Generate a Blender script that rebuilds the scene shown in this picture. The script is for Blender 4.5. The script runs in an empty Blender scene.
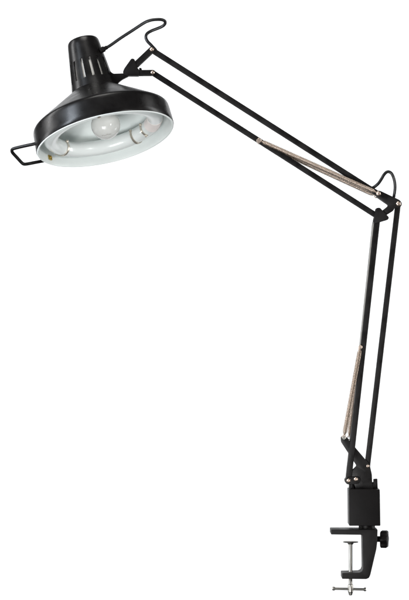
import bpy, bmesh, math, random
from mathutils import Vector, Matrix
random.seed(7)
R = math.radians
sc = bpy.context.scene
COL = sc.collection
S = 0.0015                      # one unit of the drawing in metres (shade is about 21 cm across)

def P(x, y, d=0.0):             # drawing plane of the lamp: x right, y down, d away from the viewer
    return Vector(((x - 204.5) * S, d * S, (300 - y) * S))

# ------------------------------------------------------------------ materials
def new_mat(name):
    m = bpy.data.materials.new(name); m.use_nodes = True
    return m, m.node_tree, m.node_tree.nodes['Principled BSDF']

def mat(name, col, rough=0.5, metal=0.0, spec=0.5, var=0.0, scale=60, bump=0.0, bscale=900,
        coat=0.0, trans=0.0, rvar=0.0, ior=1.5):
    m, nt, b = new_mat(name)
    b.inputs['Base Color'].default_value = (*col, 1)
    b.inputs['Roughness'].default_value = rough
    b.inputs['Metallic'].default_value = metal
    b.inputs['Specular IOR Level'].default_value = spec
    b.inputs['Coat Weight'].default_value = coat
    b.inputs['Coat Roughness'].default_value = 0.035
    b.inputs['Transmission Weight'].default_value = trans
    b.inputs['IOR'].default_value = ior
    tc = nt.nodes.new('ShaderNodeTexCoord')
    if var or rvar:
        n = nt.nodes.new('ShaderNodeTexNoise'); n.inputs['Scale'].default_value = scale
        n.inputs['Detail'].default_value = 5
        nt.links.new(tc.outputs['Object'], n.inputs['Vector'])
        if var:
            r = nt.nodes.new('ShaderNodeValToRGB')
            r.color_ramp.elements[0].position = 0.3; r.color_ramp.elements[1].position = 0.7
            r.color_ramp.elements[0].color = (*[c * (1 - var) for c in col], 1)
            r.color_ramp.elements[1].color = (*[min(1, c * (1 + var)) for c in col], 1)
            nt.links.new(n.outputs['Fac'], r.inputs['Fac'])
            nt.links.new(r.outputs['Color'], b.inputs['Base Color'])
        if rvar:
            mr = nt.nodes.new('ShaderNodeMapRange')
            mr.inputs['From Min'].default_value = 0.3; mr.inputs['From Max'].default_value = 0.7
            mr.inputs['To Min'].default_value = max(0, rough - rvar); mr.inputs['To Max'].default_value = min(1, rough + rvar)
            nt.links.new(n.outputs['Fac'], mr.inputs['Value'])
            nt.links.new(mr.outputs['Result'], b.inputs['Roughness'])
    if bump:
        n2 = nt.nodes.new('ShaderNodeTexNoise'); n2.inputs['Scale'].default_value = bscale
        n2.inputs['Detail'].default_value = 3
        nt.links.new(tc.outputs['Object'], n2.inputs['Vector'])
        bp = nt.nodes.new('ShaderNodeBump'); bp.inputs['Strength'].default_value = bump
        bp.inputs['Distance'].default_value = 0.0004
        nt.links.new(n2.outputs['Fac'], bp.inputs['Height'])
        nt.links.new(bp.outputs['Normal'], b.inputs['Normal'])
    return m

M = {}
M['paint'] = mat('black_satin_paint', (0.006, 0.0055, 0.0055), 0.30, spec=0.20, var=0.25, rvar=0.05, bump=0.06, bscale=1500)
M['arm'] = mat('black_arm_paint', (0.0055, 0.0047, 0.0046), 0.42, spec=0.2, var=0.3, rvar=0.14, bump=0.22, bscale=420)
M['cast'] = mat('black_cast_metal', (0.0068, 0.006, 0.0059), 0.48, spec=0.15, var=0.3, rvar=0.1, bump=0.35, bscale=900)
M['plastic'] = mat('black_plastic', (0.0045, 0.0038, 0.0038), 0.42, spec=0.11, var=0.2, bump=0.12, bscale=1400)
M['cord'] = mat('black_rubber_cord', (0.008, 0.008, 0.0085), 0.33, spec=0.4, var=0.2, bump=0.05)
M['enamel'] = mat('white_enamel', (0.69, 0.735, 0.725), 0.38, spec=0.4, var=0.02, bump=0.03, bscale=500)
M['tube'] = mat('white_phosphor_glass', (0.72, 0.762, 0.754), 0.30, spec=0.4, coat=0.45, var=0.015)
M['ceramic'] = mat('white_ceramic', (0.82, 0.81, 0.78), 0.4, var=0.03)
M['endcap'] = mat('cream_plastic', (0.78, 0.725, 0.70), 0.45, var=0.03)
M['glass'] = mat('pearl_bulb_glass', (0.84, 0.84, 0.82), 0.15, spec=0.5, trans=0.5, coat=0.5, var=0.02, ior=1.2)
M['chrome'] = mat('zinc_plated_steel', (0.40, 0.385, 0.355), 0.3, metal=1.0)
M['rivet'] = mat('nickel_rivet', (0.62, 0.50, 0.42), 0.34, metal=1.0)
M['spring'] = mat('copper_nickel_spring', (0.45, 0.365, 0.30), 0.36, metal=1.0)
M['clip'] = mat('spring_steel_clip', (0.62, 0.57, 0.49), 0.28, metal=0.75)
M['brass'] = mat('brass', (0.50, 0.36, 0.10), 0.35, metal=1.0, var=0.3, scale=500)
M['ink'] = mat('grey_print', (0.2, 0.18, 0.16), 0.6)
M['backdrop'] = mat('white_paper', (0.88, 0.88, 0.88), 0.9, spec=0.1, var=0.008, scale=2)

# ------------------------------------------------------------------ mesh helpers
ORIG = {}
def obj(name, bm, m, parent=None, sharp=35, smooth=True):
    bmesh.ops.recalc_face_normals(bm, faces=bm.faces[:])
    n = len(bm.verts); c = Vector((0, 0, 0))
    for v in bm.verts: c += v.co
    c /= n
    bmesh.ops.translate(bm, verts=bm.verts[:], vec=-c)
    me = bpy.data.meshes.new(name); bm.to_mesh(me); bm.free()
    if smooth:
        for p in me.polygons: p.use_smooth = True
        me.set_sharp_from_angle(angle=R(sharp))
    me.materials.append(M[m])
    o = bpy.data.objects.new(name, me); COL.objects.link(o)
    ORIG[o] = c
    if parent is None: o.location = c
    else:
        o.parent = parent; o.location = c - ORIG[parent]
    return o

def bevel(bm, off, seg=2, ang=25, geom=None):
    bm.normal_update()
    es = [e for e in (geom or bm.edges) if len(e.link_faces) == 2 and e.calc_face_angle(0) > R(ang)]
    if es and off > 0:
        bmesh.ops.bevel(bm, geom=es, offset=off, segments=seg, profile=0.6, affect='EDGES', clamp_overlap=True)

def rounded(pts, r, n=4):       # polygon with its corners rounded by r (drawing units); r number or list
    out = []; N = len(pts)
    for i in range(N):
        p = Vector(pts[i]); a = Vector(pts[i - 1]); b = Vector(pts[(i + 1) % N])
        rr = r[i] if isinstance(r, (list, tuple)) else r
        da, db = (a - p), (b - p)
        k = min(rr, da.length * 0.45, db.length * 0.45)
        if k <= 0: out.append(tuple(p)); continue
        s, e = p + da.normalized() * k, p + db.normalized() * k
        for j in range(n + 1):
            t = j / n
            q = s * (1 - t) ** 2 + p * 2 * t * (1 - t) + e * t * t
            out.append((q.x, q.y))
    return out

def add_prism(bm, pts, d0, d1, bev=0.5, seg=2):
    t = bmesh.new()
    lo = [t.verts.new(P(x, y, d0)) for x, y in pts]
    hi = [t.verts.new(P(x, y, d1)) for x, y in pts]
    t.faces.new(lo); t.faces.new(hi[::-1]); N = len(pts)
    for i in range(N):
        t.faces.new((lo[i], hi[i], hi[(i + 1) % N], lo[(i + 1) % N]))
    bmesh.ops.recalc_face_normals(t, faces=t.faces[:])
    if bev: bevel(t, bev * S, seg)
    merge(bm, t)

def merge(bm, t):
    me = bpy.data.meshes.new('tmp'); t.to_mesh(me); t.free()
    bm.from_mesh(me); bpy.data.meshes.remove(me)

def capsule(a, b, w, ea=None, eb=None, n=8):
    a, b = Vector(a), Vector(b); d = (b - a).normalized(); nrm = Vector((-d.y, d.x)); h = w / 2
    ang0 = math.atan2(nrm.y, nrm.x); pts = []
    for i in range(n + 1):
        t = ang0 + math.pi * i / n
        pts.append((a.x + h * math.cos(t), a.y + h * math.sin(t)))
    for i in range(n + 1):
        t = ang0 + math.pi + math.pi * i / n
        pts.append((b.x + h * math.cos(t), b.y + h * math.sin(t)))
    return pts

def frame(d):
    d = d.normalized(); a = Vector((0, 0, 1)) if abs(d.z) < 0.9 else Vector((1, 0, 0))
    u = d.cross(a).normalized(); return u, d.cross(u).normalized()

def add_lathe(bm, prof, o, ax, seg=48, u=None, closed=False, cap0=False, cap1=False):
    ax = ax.normalized()
    if u is None: u, w = frame(ax)
    else: w = ax.cross(u).normalized()
    rings = []
    for r, t in prof:
        if r < 1e-9: rings.append([bm.verts.new(o + ax * t)])
        else: rings.append([bm.verts.new(o + ax * t + (u * math.cos(2 * math.pi * i / seg) + w * math.sin(2 * math.pi * i / seg)) * r) for i in range(seg)])
    pairs = list(zip(rings, rings[1:]))
    if closed: pairs.append((rings[-1], rings[0]))
    for A, B in pairs:
        for i in range(seg):
            j = (i + 1) % seg
            if len(A) == 1 and len(B) == 1: continue
            if len(A) == 1: bm.faces.new((A[0], B[i], B[j]))
            elif len(B) == 1: bm.faces.new((A[i], B[0], A[j]))
            else: bm.faces.new((A[i], B[i], B[j], A[j]))
    if cap0 and len(rings[0]) > 1: bm.faces.new(rings[0][::-1])
    if cap1 and len(rings[-1]) > 1: bm.faces.new(rings[-1])

def add_cyl(bm, a, b, r, seg=24, r2=None, ch=0.12):
    d = b - a; L = d.length; r2 = r if r2 is None else r2; c = min(r, r2, L) * ch
    add_lathe(bm, [(0, 0), (r - c, 0), (r, c), (r2, L - c), (r2 - c, L), (0, L)], a, d, seg)

def add_tube(bm, pts, r, seg=10, caps=True, radii=None):
    n = len(pts); tang = []
    for i in range(n):
        tang.append((pts[min(i + 1, n - 1)] - pts[max(i - 1, 0)]).normalized())
    u, w = frame(tang[0]); rings = []
    for i in range(n):
        u = (u - tang[i] * u.dot(tang[i])).normalized(); w = tang[i].cross(u)
        rr = radii[i] if radii else r
        rings.append([bm.verts.new(pts[i] + (u * math.cos(2 * math.pi * k / seg) + w * math.sin(2 * math.pi * k / seg)) * rr) for k in range(seg)])
    for A, B in zip(rings, rings[1:]):
        for k in range(seg):
            j = (k + 1) % seg; bm.faces.new((A[k], A[j], B[j], B[k]))
    if caps: bm.faces.new(rings[0][::-1]); bm.faces.new(rings[-1])

def spline(pts, n=10):
    out = []; N = len(pts)
    for i in range(N - 1):
        p0 = pts[max(i - 1, 0)]; p1 = pts[i]; p2 = pts[i + 1]; p3 = pts[min(i + 2, N - 1)]
        for k in range(n):
            t = k / n
            out.append(0.5 * ((2 * p1) + (p2 - p0) * t + (2 * p0 - 5 * p1 + 4 * p2 - p3) * t * t + (3 * p1 - p0 - 3 * p2 + p3) * t ** 3))
    out.append(pts[-1].copy()); return out

# ------------------------------------------------------------------ the thing
root = bpy.data.objects.new('desk_lamp', None); COL.objects.link(root)
root.empty_display_size = 0.05
root.location = P(366, 528); ORIG[root] = root.location.copy()
root['label'] = 'black spring-arm clamp lamp with round white-lined shade hanging before a plain white backdrop'
root['category'] = 'desk lamp'

def rivet(x, y, d, r, parent, m='rivet', name='rivet'):
    bm = bmesh.new(); o = P(x, y, d); ax = Vector((0, -1, 0))
    add_lathe(bm, [(r * 1.0, 0), (r, 0.5 * S), (r * 0.86, 0.95 * S), (r * 0.45, 1.3 * S), (r * 0.42, 0.95 * S), (0, 0.9 * S)], o, ax, 20)
    return obj(name, bm, m, parent)

# ---- shade geometry frame
tilt = R(16.3); roll = R(13.4)
AX = Vector((math.cos(tilt) * math.sin(roll), -math.sin(tilt), -math.cos(tilt) * math.cos(roll)))   # out of the opening
UP = -AX
E1 = Vector((math.cos(roll), 0, math.sin(roll)))          # across the opening
E2 = UP.cross(E1).normalized()
if E2.y < 0: E2 = -E2                                     # to the far side of the opening
C = P(105.9, 139.6, -16)
def SH(a, b, t):               # point in the shade's own frame (across, far, up the axis)
    return C + (E1 * a + E2 * b + UP * t) * S
def ring_lathe(bm, prof, seg=96, closed=False, **k):
    add_lathe(bm, [(r * S, t * S) for r, t in prof], C, UP, seg, u=E1, closed=closed, **k)

bm = bmesh.new()
outer = [(69.4, -0.6), (70.0, 0.6), (69.9, 4), (69.6, 10), (69.3, 16), (69.0, 18.6), (68.6, 20.1), (67.5, 21.5), (65.8, 22.8), (61.5, 25.7), (54, 30.9),
         (43, 38.3), (33, 45.1), (27, 49.2), (23.2, 51.8), (20.6, 53.6)]
inner = [(r - 1.1, t - (0.8 if t > 18 else 0)) for r, t in outer[::-1]]
ring_lathe(bm, outer + inner, seg=144, closed=True)
shade = obj('lamp_shade', bm, 'paint', root, sharp=40)

# white inner reflector with its rolled lip
bm = bmesh.new()
lip = [(68.5 + 0.95 * math.cos(a) , -0.5 + 0.95 * math.sin(a)) for a in [R(x) for x in (60, 20, -20, -60, -100, -140, -180)]]
refl = lip + [(67.0, 3), (66.8, 9), (66.5, 15), (65.6, 18.5), (62.5, 22.3), (57, 26.6), (44, 34.8), (33, 42.0), (25, 47.6), (20.5, 50.5), (18.8, 51.6), (18.2, 53.5), (18.0, 58)]
ring_lathe(bm, refl, seg=144)
obj('reflector', bm, 'enamel', shade, sharp=50)

# vented cap: 14 real slots
bm = bmesh.new()
NS = 14; off = R(16); step = 2 * math.pi / NS; sw = R(7.2)
cols = []
for k in range(NS):
    c0 = off + k * step
    cols += [(c0 - sw / 2, True), (c0 + sw / 2, False)] + [(c0 + sw / 2 + (step - sw) * q / 4, False) for q in (1, 2, 3)]
tt = [51.2, 53.0, 56, 60.5, 61.2, 68, 75, 81.2, 82.2, 84.2, 92, 100, 104.6, 105.9, 106.5]
def capr(t):
    r = 22.4 - 6.5 * (t - 52.8) / 52.5
    if t > 104: r -= 0.16 * (t - 104) ** 2
    r += 0.35 * max(0, (60 - t) / 8)
    return r
cring = []
for t in tt:
    row = []
    for i, (a, s) in enumerate(cols):
        aa = a
        row.append(bm.verts.new(SH(-math.sin(aa) * capr(t), -math.cos(aa) * capr(t), t)))
    cring.append(row)
n = len(cols)
for q in range(len(tt) - 1):
    for i in range(n):
        if cols[i][1] and 60.4 < tt[q] < 82.0: continue
        j = (i + 1) % n
        bm.faces.new((cring[q][i], cring[q][j], cring[q + 1][j], cring[q + 1][i]))
top = bm.verts.new(SH(0, 0, 106.7))
for i in range(n): bm.faces.new((cring[-1][i], cring[-1][(i + 1) % n], top))
bmesh.ops.recalc_face_normals(bm, faces=bm.faces[:])
f0 = max(bm.faces, key=lambda f: f.calc_center_median().z); f0.normal_update()
sgn = 1 if f0.normal.dot(UP) > 0 else -1
bmesh.ops.solidify(bm, geom=bm.faces[:], thickness=sgn * 1.0 * S)
cap = obj('vented_cap', bm, 'paint', shade, sharp=40)

# socket
bm = bmesh.new()
add_lathe(bm, [(0, 100 * S), (4 * S, 100 * S), (4 * S, 90 * S), (14.4 * S, 89.5 * S), (15.4 * S, 88 * S), (19.2 * S, 57 * S), (10 * S, 56 * S), (10 * S, 44 * S), (8.6 * S, 43 * S), (8.4 * S, 50 * S), (0, 50 * S)], C, UP, 40, u=E1)
obj('socket', bm, 'ceramic', shade, sharp=30)

# bulb (pearl globe)
bm = bmesh.new()
bo = SH(3.4, 0, 2.6)
bp = [(0, -3.4)]
for a in range(-80, 61, 10):
    bp.append((14.6 * math.cos(R(a)), 11.2 + 14.6 * math.sin(R(a))))
bp += [(6.6, 26.5), (6.0, 32), (5.8, 40), (5.6, 49), (0, 49)]
add_lathe(bm, [(r * S, t * S) for r, t in bp], bo, UP, 48, u=E1)
bulb = obj('light_bulb', bm, 'glass', root, sharp=60)
# tiny worn print on the crown of the bulb
bm = bmesh.new()
bc = bo + UP * 11.2 * S
def on_bulb(a, b, r=14.66):    # a across, b up on the side facing the viewer
    v = Vector((a, 0, b)); k = math.sqrt(max(0, r * r - a * a - b * b)); return bc + Vector((a, -k, b)) * S
for i in range(9):
    a = -3.2 + i * 1.05; b0 = -10.8 + 0.16 * a + random.uniform(-.2, .2)
    pts = [on_bulb(a, b0), on_bulb(a + random.uniform(-.2, .5), b0 + random.uniform(.6, 1.2)), on_bulb(a + .6, b0 + random.uniform(0, 1.0))]
    add_tube(bm, pts, 0.14 * S, 5)
obj('printed_mark', bm, 'ink', bulb)

# circular fluorescent tube
RT, rt, tT = 53.0, 7.7, 11.4
def TOR(th, ph, rr):           # th round the ring (0 right, 90 far), ph round the section
    rad = RT + rr * math.cos(ph)
    return SH(rad * math.cos(th), rad * math.sin(th), tT + rr * math.sin(ph))
bm = bmesh.new()
def torus_part(bm, a0, a1, rr, n, m=24, caps=True):
    rings = [[bm.verts.new(TOR(a0 + (a1 - a0) * i / n, 2 * math.pi * k / m, rr)) for k in range(m)] for i in range(n + 1)]
    for A, B in zip(rings, rings[1:]):
        for k in range(m):
            j = (k + 1) % m; bm.faces.new((A[k], A[j], B[j], B[k]))
    if caps: bm.faces.new(rings[0][::-1]); bm.faces.new(rings[-1])
torus_part(bm, R(26), R(366), rt, 120)
tube = obj('fluorescent_tube', bm, 'tube', root, sharp=50)
bm = bmesh.new(); torus_part(bm, R(6), R(27), rt + 0.35, 14)
bevel(bm, 0.6 * S, 2, 40)
obj('end_cap', bm, 'endcap', tube, sharp=40)
def clip(th, p0=150, p1=340):
    bm = bmesh.new(); w = 1.3 / RT; N = 18
    pr = []
    for i in range(N + 1):
        ph = R(p0) + R(p1 - p0) * i / N
        row = []
        for dt, rr in ((-w, rt + 0.25), (w, rt + 0.25), (w, rt + 0.95), (-w, rt + 0.95)):
            row.append(bm.verts.new(TOR(th + dt, ph, rr)))
        pr.append(row)
    for A, B in zip(pr, pr[1:]):
        for k in range(4):
            j = (k + 1) % 4; bm.faces.new((A[k], A[j], B[j], B[k]))
    bm.faces.new(pr[0][::-1]); bm.faces.new(pr[-1])
    # curled tips
    for ph in (R(p0), R(p1)):
        add_cyl(bm, TOR(th - w * 1.1, ph, rt + 0.9), TOR(th + w * 1.1, ph, rt + 0.9), 1.5 * S, 14, ch=0.4)
    return obj('tube_clip', bm, 'clip', tube, sharp=40)
for th in (R(56), R(148), R(270)): clip(th)
clip(R(36), 150, 245)
# brass screw on the reflector wall
bm = bmesh.new(); th = R(153)
rad = E1 * math.cos(th) + E2 * math.sin(th)
o = SH(67 * math.cos(th), 67 * math.sin(th), 5)
tan = rad.cross(UP).normalized()
for s, h0, h1 in ((2.5, 0, -1.4),):
    vs = []
    for h in (h0, h1):
        for a, b in ((-1, -1), (1, -1), (1, 1), (-1, 1)):
            vs.append(bm.verts.new(o + (tan * a * s + UP * b * s + rad * h) * S))
    for f in ((0, 1, 2, 3), (7, 6, 5, 4), (0, 4, 5, 1), (1, 5, 6, 2), (2, 6, 7, 3), (3, 7, 4, 0)): bm.faces.new([vs[i] for i in f])
bevel(bm, 0.3 * S, 2, 40)
add_cyl(bm, o - rad * 1.2 * S, o - rad * 2.6 * S, 1.3 * S, 12)
obj('brass_screw', bm, 'brass', shade)

# handle: bent flat wire on the rim
def H(px, py, b):
    d = Vector((px - 105.6, 139.0 - py)); e1 = Vector((math.cos(roll), math.sin(roll))); e2 = Vector((math.sin(roll), -math.cos(roll)))
    a = d.dot(e1); k = d.dot(e2)
    return SH(a, b, (b * 0.32 - k) / 0.947)
hp = [H(40, 143.2, -7), H(33, 144.8, -6), H(25, 146.4, -3), H(17, 148.2, 0), H(13.2, 149.4, 1.5), H(12.4, 151.2, 3), H(13.4, 153.4, 5), H(17.5, 158, 9),
      H(21.6, 162.6, 13), H(23.8, 164.1, 14.5), H(27, 164.0, 17), H(33, 162.8, 20), H(40, 161.4, 24), H(44, 160.6, 27)]
bm = bmesh.new(); add_tube(bm, spline(hp, 6), 1.7 * S, 12)
obj('handle', bm, 'paint', shade)

# ---- cord and its gland on the cap
bm = bmesh.new()
add_cyl(bm, P(100.2, 51.0, 0), P(104.6, 48.6, 0), 2.9 * S, 16)
add_cyl(bm, P(104.2, 48.8, 0), P(107.2, 47.2, 0), 2.0 * S, 16)
obj('cord_gland', bm, 'plastic', shade)
c1 = [(104, 49.0, 0), (110, 45.6, 0), (121, 38.0, -1), (132, 31, -2), (143.7, 23.6, -4), (149, 21.3, -5), (154, 20.2, -5), (161, 20.0, -4), (164.9, 21.4, -2), (164.7, 24.2, 0), (161, 26.8, 2), (151.5, 30.4, 4), (147, 33.3, 4),
      (145.8, 37, 3), (147.4, 41, 2), (151.3, 45.2, 1), (156, 50.5, 0)]
bm = bmesh.new(); add_tube(bm, spline([P(*p) for p in c1], 7), 1.6 * S, 12)
obj('power_cord', bm, 'cord', root)
c2 = [(362, 184.5, 0), (368, 188.0, 0), (373, 187.6, 0), (378, 183.8, -1), (381.4, 179.0, -1), (384, 174.6, -1), (387.4, 171.8, -1), (391.2, 173.2, -1), (393.7, 178.2, -1), (395, 184.5, 0), (394.9, 191, 1), (393.6, 199, 3), (392.2, 206, 3)]
bm = bmesh.new(); add_tube(bm, spline([P(*p) for p in c2], 7), 1.55 * S, 12)
obj('power_cord', bm, 'cord', root)

# ---- yoke that carries the shade
bm = bmesh.new()
add_prism(bm, rounded([(109.5, 71.0), (113.5, 74.0), (125, 73.6), (129, 76.4), (122.5, 79.6), (118.8, 82.5), (116.6, 86), (111, 86)], 1.2), -4, 4, 0.5)
add_prism(bm, rounded([(131.6, 58.8), (134.6, 59.4), (137.2, 68), (139.4, 70.0), (139.4, 76.4), (125.4, 76.4), (122.8, 73.2), (124.2, 69.2)], 1.6), -6, 6, 0.8)
yoke = obj('shade_yoke', bm, 'cast', root)
for d0, d1 in ((-5.2, -3.2), (3.2, 5.2)):
    bm = bmesh.new()
    add_prism(bm, capsule((131, 69.6), (151.8, 50), 6.0), d0, d1, 0.4)
    add_prism(bm, capsule((134, 73.2), (152.8, 73), 5.6), d0 + 0.05, d1 - 0.05, 0.4)
    obj('yoke_plate', bm, 'arm', yoke)
bm = bmesh.new(); add_prism(bm, rounded([(139.2, 67.8), (141.6, 68.2), (142.4, 72), (139.2, 72)], 0.6), -2, 2, 0.3)
obj('stop_lug', bm, 'cast', yoke)
rivet(151.8, 50, -5.2, 2.1 * S, yoke); rivet(152.8, 73, -5.2, 2.0 * S, yoke)

# ---- arm rods
def rod(a, b, w, d=2.5):
    bm = bmesh.new(); add_prism(bm, capsule(a, b, w), -d, d, 0.9, 3)
    return obj('arm_rod', bm, 'arm', root, sharp=30)
rod((151.8, 50), (378, 194), 5.7); rod((152.8, 73), (378.5, 217), 5.5)
rod((377.4, 216), (348.3, 480.3), 5.9, 5.2); rod((398, 204), (367.3, 466), 5.6)

# ---- elbow
bm = bmesh.new()
pl = [(376.2, 191.0), (379.6, 190.8), (399.4, 200.2), (401.6, 203.2), (401.0, 206.6), (397.6, 208.0), (394.6, 207.6), (393.0, 211), (383.6, 216.8), (380.6, 212), (388.4, 205.6), (376.6, 197.4), (374.8, 194)]
add_prism(bm, rounded(pl, 1.6), -5.2, -3.0, 0.45)
add_prism(bm, rounded(pl, 1.6), 3.0, 5.2, 0.45)
elbow = obj('elbow_plate', bm, 'arm', root)
rivet(398, 204, -5.2, 2.3 * S, elbow); rivet(378, 194, -8.6, 2.2 * S, elbow)
bm = bmesh.new(); add_cyl(bm, P(378, 194, -8.8), P(378, 194, 8.8), 1.3 * S, 16)
obj('pivot_pin', bm, 'chrome', elbow)
bm = bmesh.new()
add_prism(bm, rounded([(375.8, 208.2), (379.4, 207.8), (388.6, 217.6), (387.6, 219.9), (374.2, 223.9), (372.8, 222.4)], 1.2), -7.2, -5.4, 0.5)
add_prism(bm, rounded([(375.8, 208.2), (379.4, 207.8), (388.6, 217.6), (387.6, 219.9), (374.2, 223.9), (372.8, 222.4)], 1.2), 5.4, 7.2, 0.5)
obj('elbow_bracket', bm, 'cast', root)

# ---- springs
def spring(a, b, r, wire=0.5, pitch=1.12, lead=0.05):
    a, b = P(*a), P(*b); d = b - a; L = d.length; ax = d / L; u, w = frame(ax)
    turns = int(L * (1 - 2 * lead) / (pitch * S)); n = turns * 12; pts = []
    pts.append(a.copy())
    for i in range(n + 1):
        f = i / n; k = min(1, f * turns / 3, (1 - f) * turns / 3); rr = r * S * (0.25 + 0.75 * k)
        t = 2 * math.pi * turns * f
        pts.append(a + ax * (L * (lead + (1 - 2 * lead) * f)) + (u * math.cos(t) + w * math.sin(t)) * rr)
    pts.append(b.copy())
    bm = bmesh.new(); add_tube(bm, pts, wire * S, 6)
    # end eyes
    for q, s in ((a, 1), (b, -1)):
        ey = [q + (ax * math.cos(t) + ax.cross(Vector((0, 1, 0))).normalized() * math.sin(t)) * 1.7 * S for t in [2 * math.pi * k / 16 for k in range(17)]]
        add_tube(bm, ey, 0.5 * S, 6, caps=False)
    return obj('tension_spring', bm, 'spring', root, sharp=80)
spring((258.8, 140.4, -6), (377.6, 193.4, -7.0), 1.75, lead=0.02)
spring((259.2, 142.0, 6), (376.6, 195.8, 7.0), 1.7, lead=0.02)
spring((360.0, 347, -7), (343.6, 436.5, -7), 1.95, lead=0.02)
spring((360.6, 349, 6), (349.3, 438, 7), 1.75, lead=0.02)
for d in (-4.2, 4.2):          # stay wires running up beside the rod to the springs
    bm = bmesh.new(); add_tube(bm, [P(373.0, 222, d), P(366.6, 284, d), P(359.9, 347, d)], 0.62 * S, 8)
    obj('stay_wire', bm, 'chrome', root)
for x, y, r in ((258.8, 141.0, 2.5), (360.2, 347.4, 1.5)):
    bm = bmesh.new(); add_cyl(bm, P(x, y, -7.6), P(x, y, 7.6), r * S, 18)
    obj('spring_pin', bm, 'rivet', root)

# ---- lower bracket on the base
bm = bmesh.new()
bp = [(343.0, 435.6), (346.4, 437.0), (369.4, 464.2), (371.6, 474), (372.3, 489.4), (356, 489.4), (353.4, 482.6), (350.6, 479.4), (351.8, 470.4), (356.6, 465.8), (341.0, 442.0), (340.8, 437)]
add_prism(bm, rounded(bp, 1.2), -4.6, -2.7, 0.45)
add_prism(bm, rounded(bp, 1.2), 2.7, 4.6, 0.45)
lowb = obj('base_bracket', bm, 'arm', root)
bm = bmesh.new()
add_prism(bm, rounded([(358, 470), (370.5, 470), (372.4, 489.6), (355, 489.6), (355, 480)], 1), -3.4, 3.4, 0.3)
obj('bracket_core', bm, 'plastic', lowb)
bm = bmesh.new(); add_prism(bm, capsule((348.3, 480.3), (356, 480.0), 7.4), -7.2, -5.5, 0.4); add_prism(bm, capsule((348.3, 480.3), (356, 480.0), 7.4), 5.5, 7.2, 0.4)
obj('link_plate', bm, 'arm', lowb)
rivet(348.3, 480.3, -7.2, 2.1 * S, lowb); rivet(355.4, 478.9, -7.2, 2.1 * S, lowb); rivet(367.6, 465.8, -4.6, 1.7 * S, lowb)
bm = bmesh.new(); add_cyl(bm, P(343.5, 437.6, -8.4), P(343.5, 437.6, 8.4), 1.5 * S, 16)
add_cyl(bm, P(343.5, 437.6, -8.6), P(343.5, 437.6, -6.2), 1.8 * S, 16)
obj('spring_pin', bm, 'chrome', lowb)

# ---- base block
bm = bmesh.new()
add_prism(bm, [(348.0, 488.4), (378.9, 488.4), (379.5, 524.6), (348.4, 524.6)], -15, 15, 0.9, 3)
block = obj('base_block', bm, 'plastic', root)
bm = bmesh.new()
add_prism(bm, rounded([(373.4, 479.0), (377.2, 478.6), (377.6, 488.4), (371, 488.4), (371, 482.4), (373.4, 482)], 0.6), -3, 3, 0.3)
obj('swivel_stop', bm, 'plastic', block)
bm = bmesh.new(); add_cyl(bm, P(366.8, 524, 0), P(366.8, 529.5, 0), 8.2 * S, 40)
obj('swivel_post', bm, 'plastic', block)
bm = bmesh.new(); add_cyl(bm, P(352, 481.5, 0), P(352, 488.8, 0), 3.2 * S, 20)
obj('rod_stop', bm, 'plastic', block)

# ---- clamp
bm = bmesh.new()
prof = [(330.4, 528.4), (376.8, 528.4), (376.6, 540), (375.6, 548), (369.6, 573.6), (368.2, 576.6), (365.6, 577.8), (341.4, 577.6), (341.4, 571.8), (358.6, 571.4), (361.2, 570.2), (362.2, 567.4), (361.8, 540), (361.4, 533.8), (330.4, 533.4)]
add_prism(bm, prof, -13, 13, 0.8, 3)
clamp = obj('table_clamp', bm, 'cast', root)
bm = bmesh.new()
kn = Vector((1, -0.22, 0)).normalized(); ko = P(376, 539, 0)
add_cyl(bm, ko, ko + kn * 7 * S, 2.9 * S, 20)
u, w = frame(kn); t = bmesh.new(); N = 64; rs = []
for h, sc_ in ((4.8, 0.86), (5.6, 1.0), (10.6, 1.0), (11.8, 0.90), (12.2, 0.6)):
    row = []
    for i in range(N):
        a = 2 * math.pi * i / N; rr = (8.6 + 0.9 * math.cos(6 * a)) * sc_
        row.append(t.verts.new(ko + kn * h * S + (u * math.cos(a) + w * math.sin(a)) * rr * S))
    rs.append(row)
for A, B in zip(rs, rs[1:]):
    for i in range(N): t.faces.new((A[i], A[(i + 1) % N], B[(i + 1) % N], B[i]))
t.faces.new(rs[0][::-1]); t.faces.new(rs[-1]); merge(bm, t)
obj('clamp_knob', bm, 'plastic', clamp, sharp=40)

# threaded clamp screw
bm = bmesh.new(); x0 = 350.5; pr = []; y = 543.0
while y < 584:
    pr += [(1.80, y), (1.92, y + 0.35), (1.80, y + 0.7)]; y += 0.72
pr = [(0, 542)] + [(1.6, 542)] + pr + [(2.6, 584.6), (2.8, 585.2), (2.8, 591.6), (2.2, 592.4), (1.8, 594.4), (1.2, 595.2), (0, 595.3)]
add_lathe(bm, [(r * S, (yy - 542) * S) for r, yy in pr], P(x0, 542, -1), Vector((0, 0, -1)), 28)
screw = obj('clamp_screw', bm, 'chrome', root, sharp=25)
bm = bmesh.new()
add_lathe(bm, [(0, 0), (7.2 * S, 0), (7.8 * S, 0.4 * S), (7.6 * S, 1.0 * S), (3.2 * S, 1.6 * S), (2.6 * S, 3.0 * S), (0, 3.0 * S)], P(x0, 541.2, -1), Vector((0, 0, -1)), 40)
obj('clamp_pad', bm, 'chrome', screw)
bm = bmesh.new()
add_cyl(bm, P(333.5, 588.5, -1), P(365, 589.3, -1), 1.25 * S, 16)
add_cyl(bm, P(332.2, 588.4, -1), P(335.0, 588.5, -1), 1.95 * S, 16, ch=0.3)
add_cyl(bm, P(363.6, 589.2, -1), P(366.2, 589.3, -1), 1.95 * S, 16, ch=0.3)
obj('tommy_bar', bm, 'chrome', screw)

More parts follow.
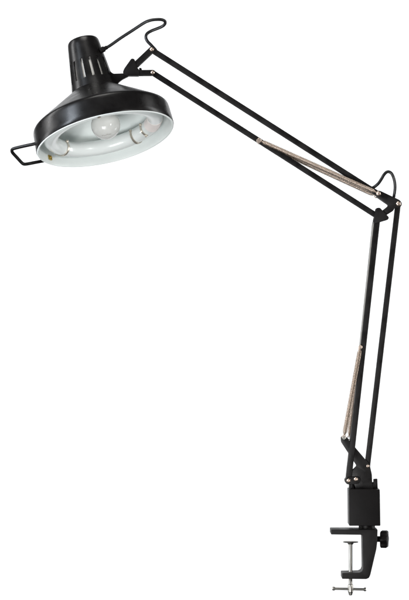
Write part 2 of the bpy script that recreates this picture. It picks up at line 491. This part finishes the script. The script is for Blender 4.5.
# ------------------------------------------------------------------ white paper hung behind the lamp
bm = bmesh.new()
rows = []
for j in range(25):
    z = -1.35 + 3.9 * j / 24
    y = 2.4 - (0.35 * max(0, (-0.95 - z) / 0.4) ** 2)
    rows.append([bm.verts.new((-1.6 + 3.2 * i / 16, y + 0.004 * math.sin(i * 0.9 + j * 0.13), z)) for i in range(17)])
for A, B in zip(rows, rows[1:]):
    for i in range(16): bm.faces.new((A[i], A[i + 1], B[i + 1], B[i]))
bd = obj('backdrop', bm, 'backdrop', None, sharp=60)
bd['kind'] = 'structure'

# ------------------------------------------------------------------ studio lamps
def area(name, loc, target, sx, sy, watts, col=(1, 1, 1)):
    l = bpy.data.lights.new(name, 'AREA'); l.shape = 'RECTANGLE'; l.size = sx; l.size_y = sy; l.energy = watts; l.color = col
    o = bpy.data.objects.new(name, l); COL.objects.link(o); o.location = loc
    o.rotation_euler = (Vector(target) - Vector(loc)).to_track_quat('-Z', 'Y').to_euler()
    return o
# two banks wash the paper to clean white
area('backdrop_light', (-2.3, 0.3, 0.5), (0.9, 2.4, 0.4), 0.4, 2.8, 64)
area('backdrop_light', (2.3, 0.3, 0.5), (-0.9, 2.4, 0.4), 0.4, 2.8, 64)
# strip softbox on the left, softbox front right, top light
area('strip_softbox', (-1.75, -1.15, 0.85), (-0.15, 0, 0.2), 0.36, 1.2, 52, (0.82, 0.90, 1.0))
area('key_softbox', (1.6, -1.9, 0.36), (-0.1, 0, 0.2), 0.24, 0.24, 17, (1.0, 0.98, 0.95))
area('top_softbox', (-0.3, -0.5, 2.2), (-0.1, 0, 0.2), 0.9, 0.9, 24, (1.0, 0.98, 0.94))
area('low_fill', (-0.75, -2.2, -0.75), (-0.15, 0, 0.2), 1.3, 0.9, 54)

w = bpy.data.worlds.new('World'); sc.world = w; w.use_nodes = True
bg = w.node_tree.nodes['Background']; bg.inputs['Color'].default_value = (1, 1, 1, 1); bg.inputs['Strength'].default_value = 0.04

# ------------------------------------------------------------------ camera
cam = bpy.data.cameras.new('camera'); co = bpy.data.objects.new('camera', cam); COL.objects.link(co)
co.location = (0, -4.0, 0); co.rotation_euler = (math.pi / 2, 0, 0)
cam.sensor_fit = 'VERTICAL'; cam.sensor_height = 36; cam.lens = 36 * 4.0 / (600 * S)
cam.clip_start = 0.05; cam.clip_end = 100
sc.camera = co
sc.view_settings.view_transform = 'Standard'; sc.view_settings.look = 'None'
sc.view_settings.exposure = 0; sc.view_settings.gamma = 1
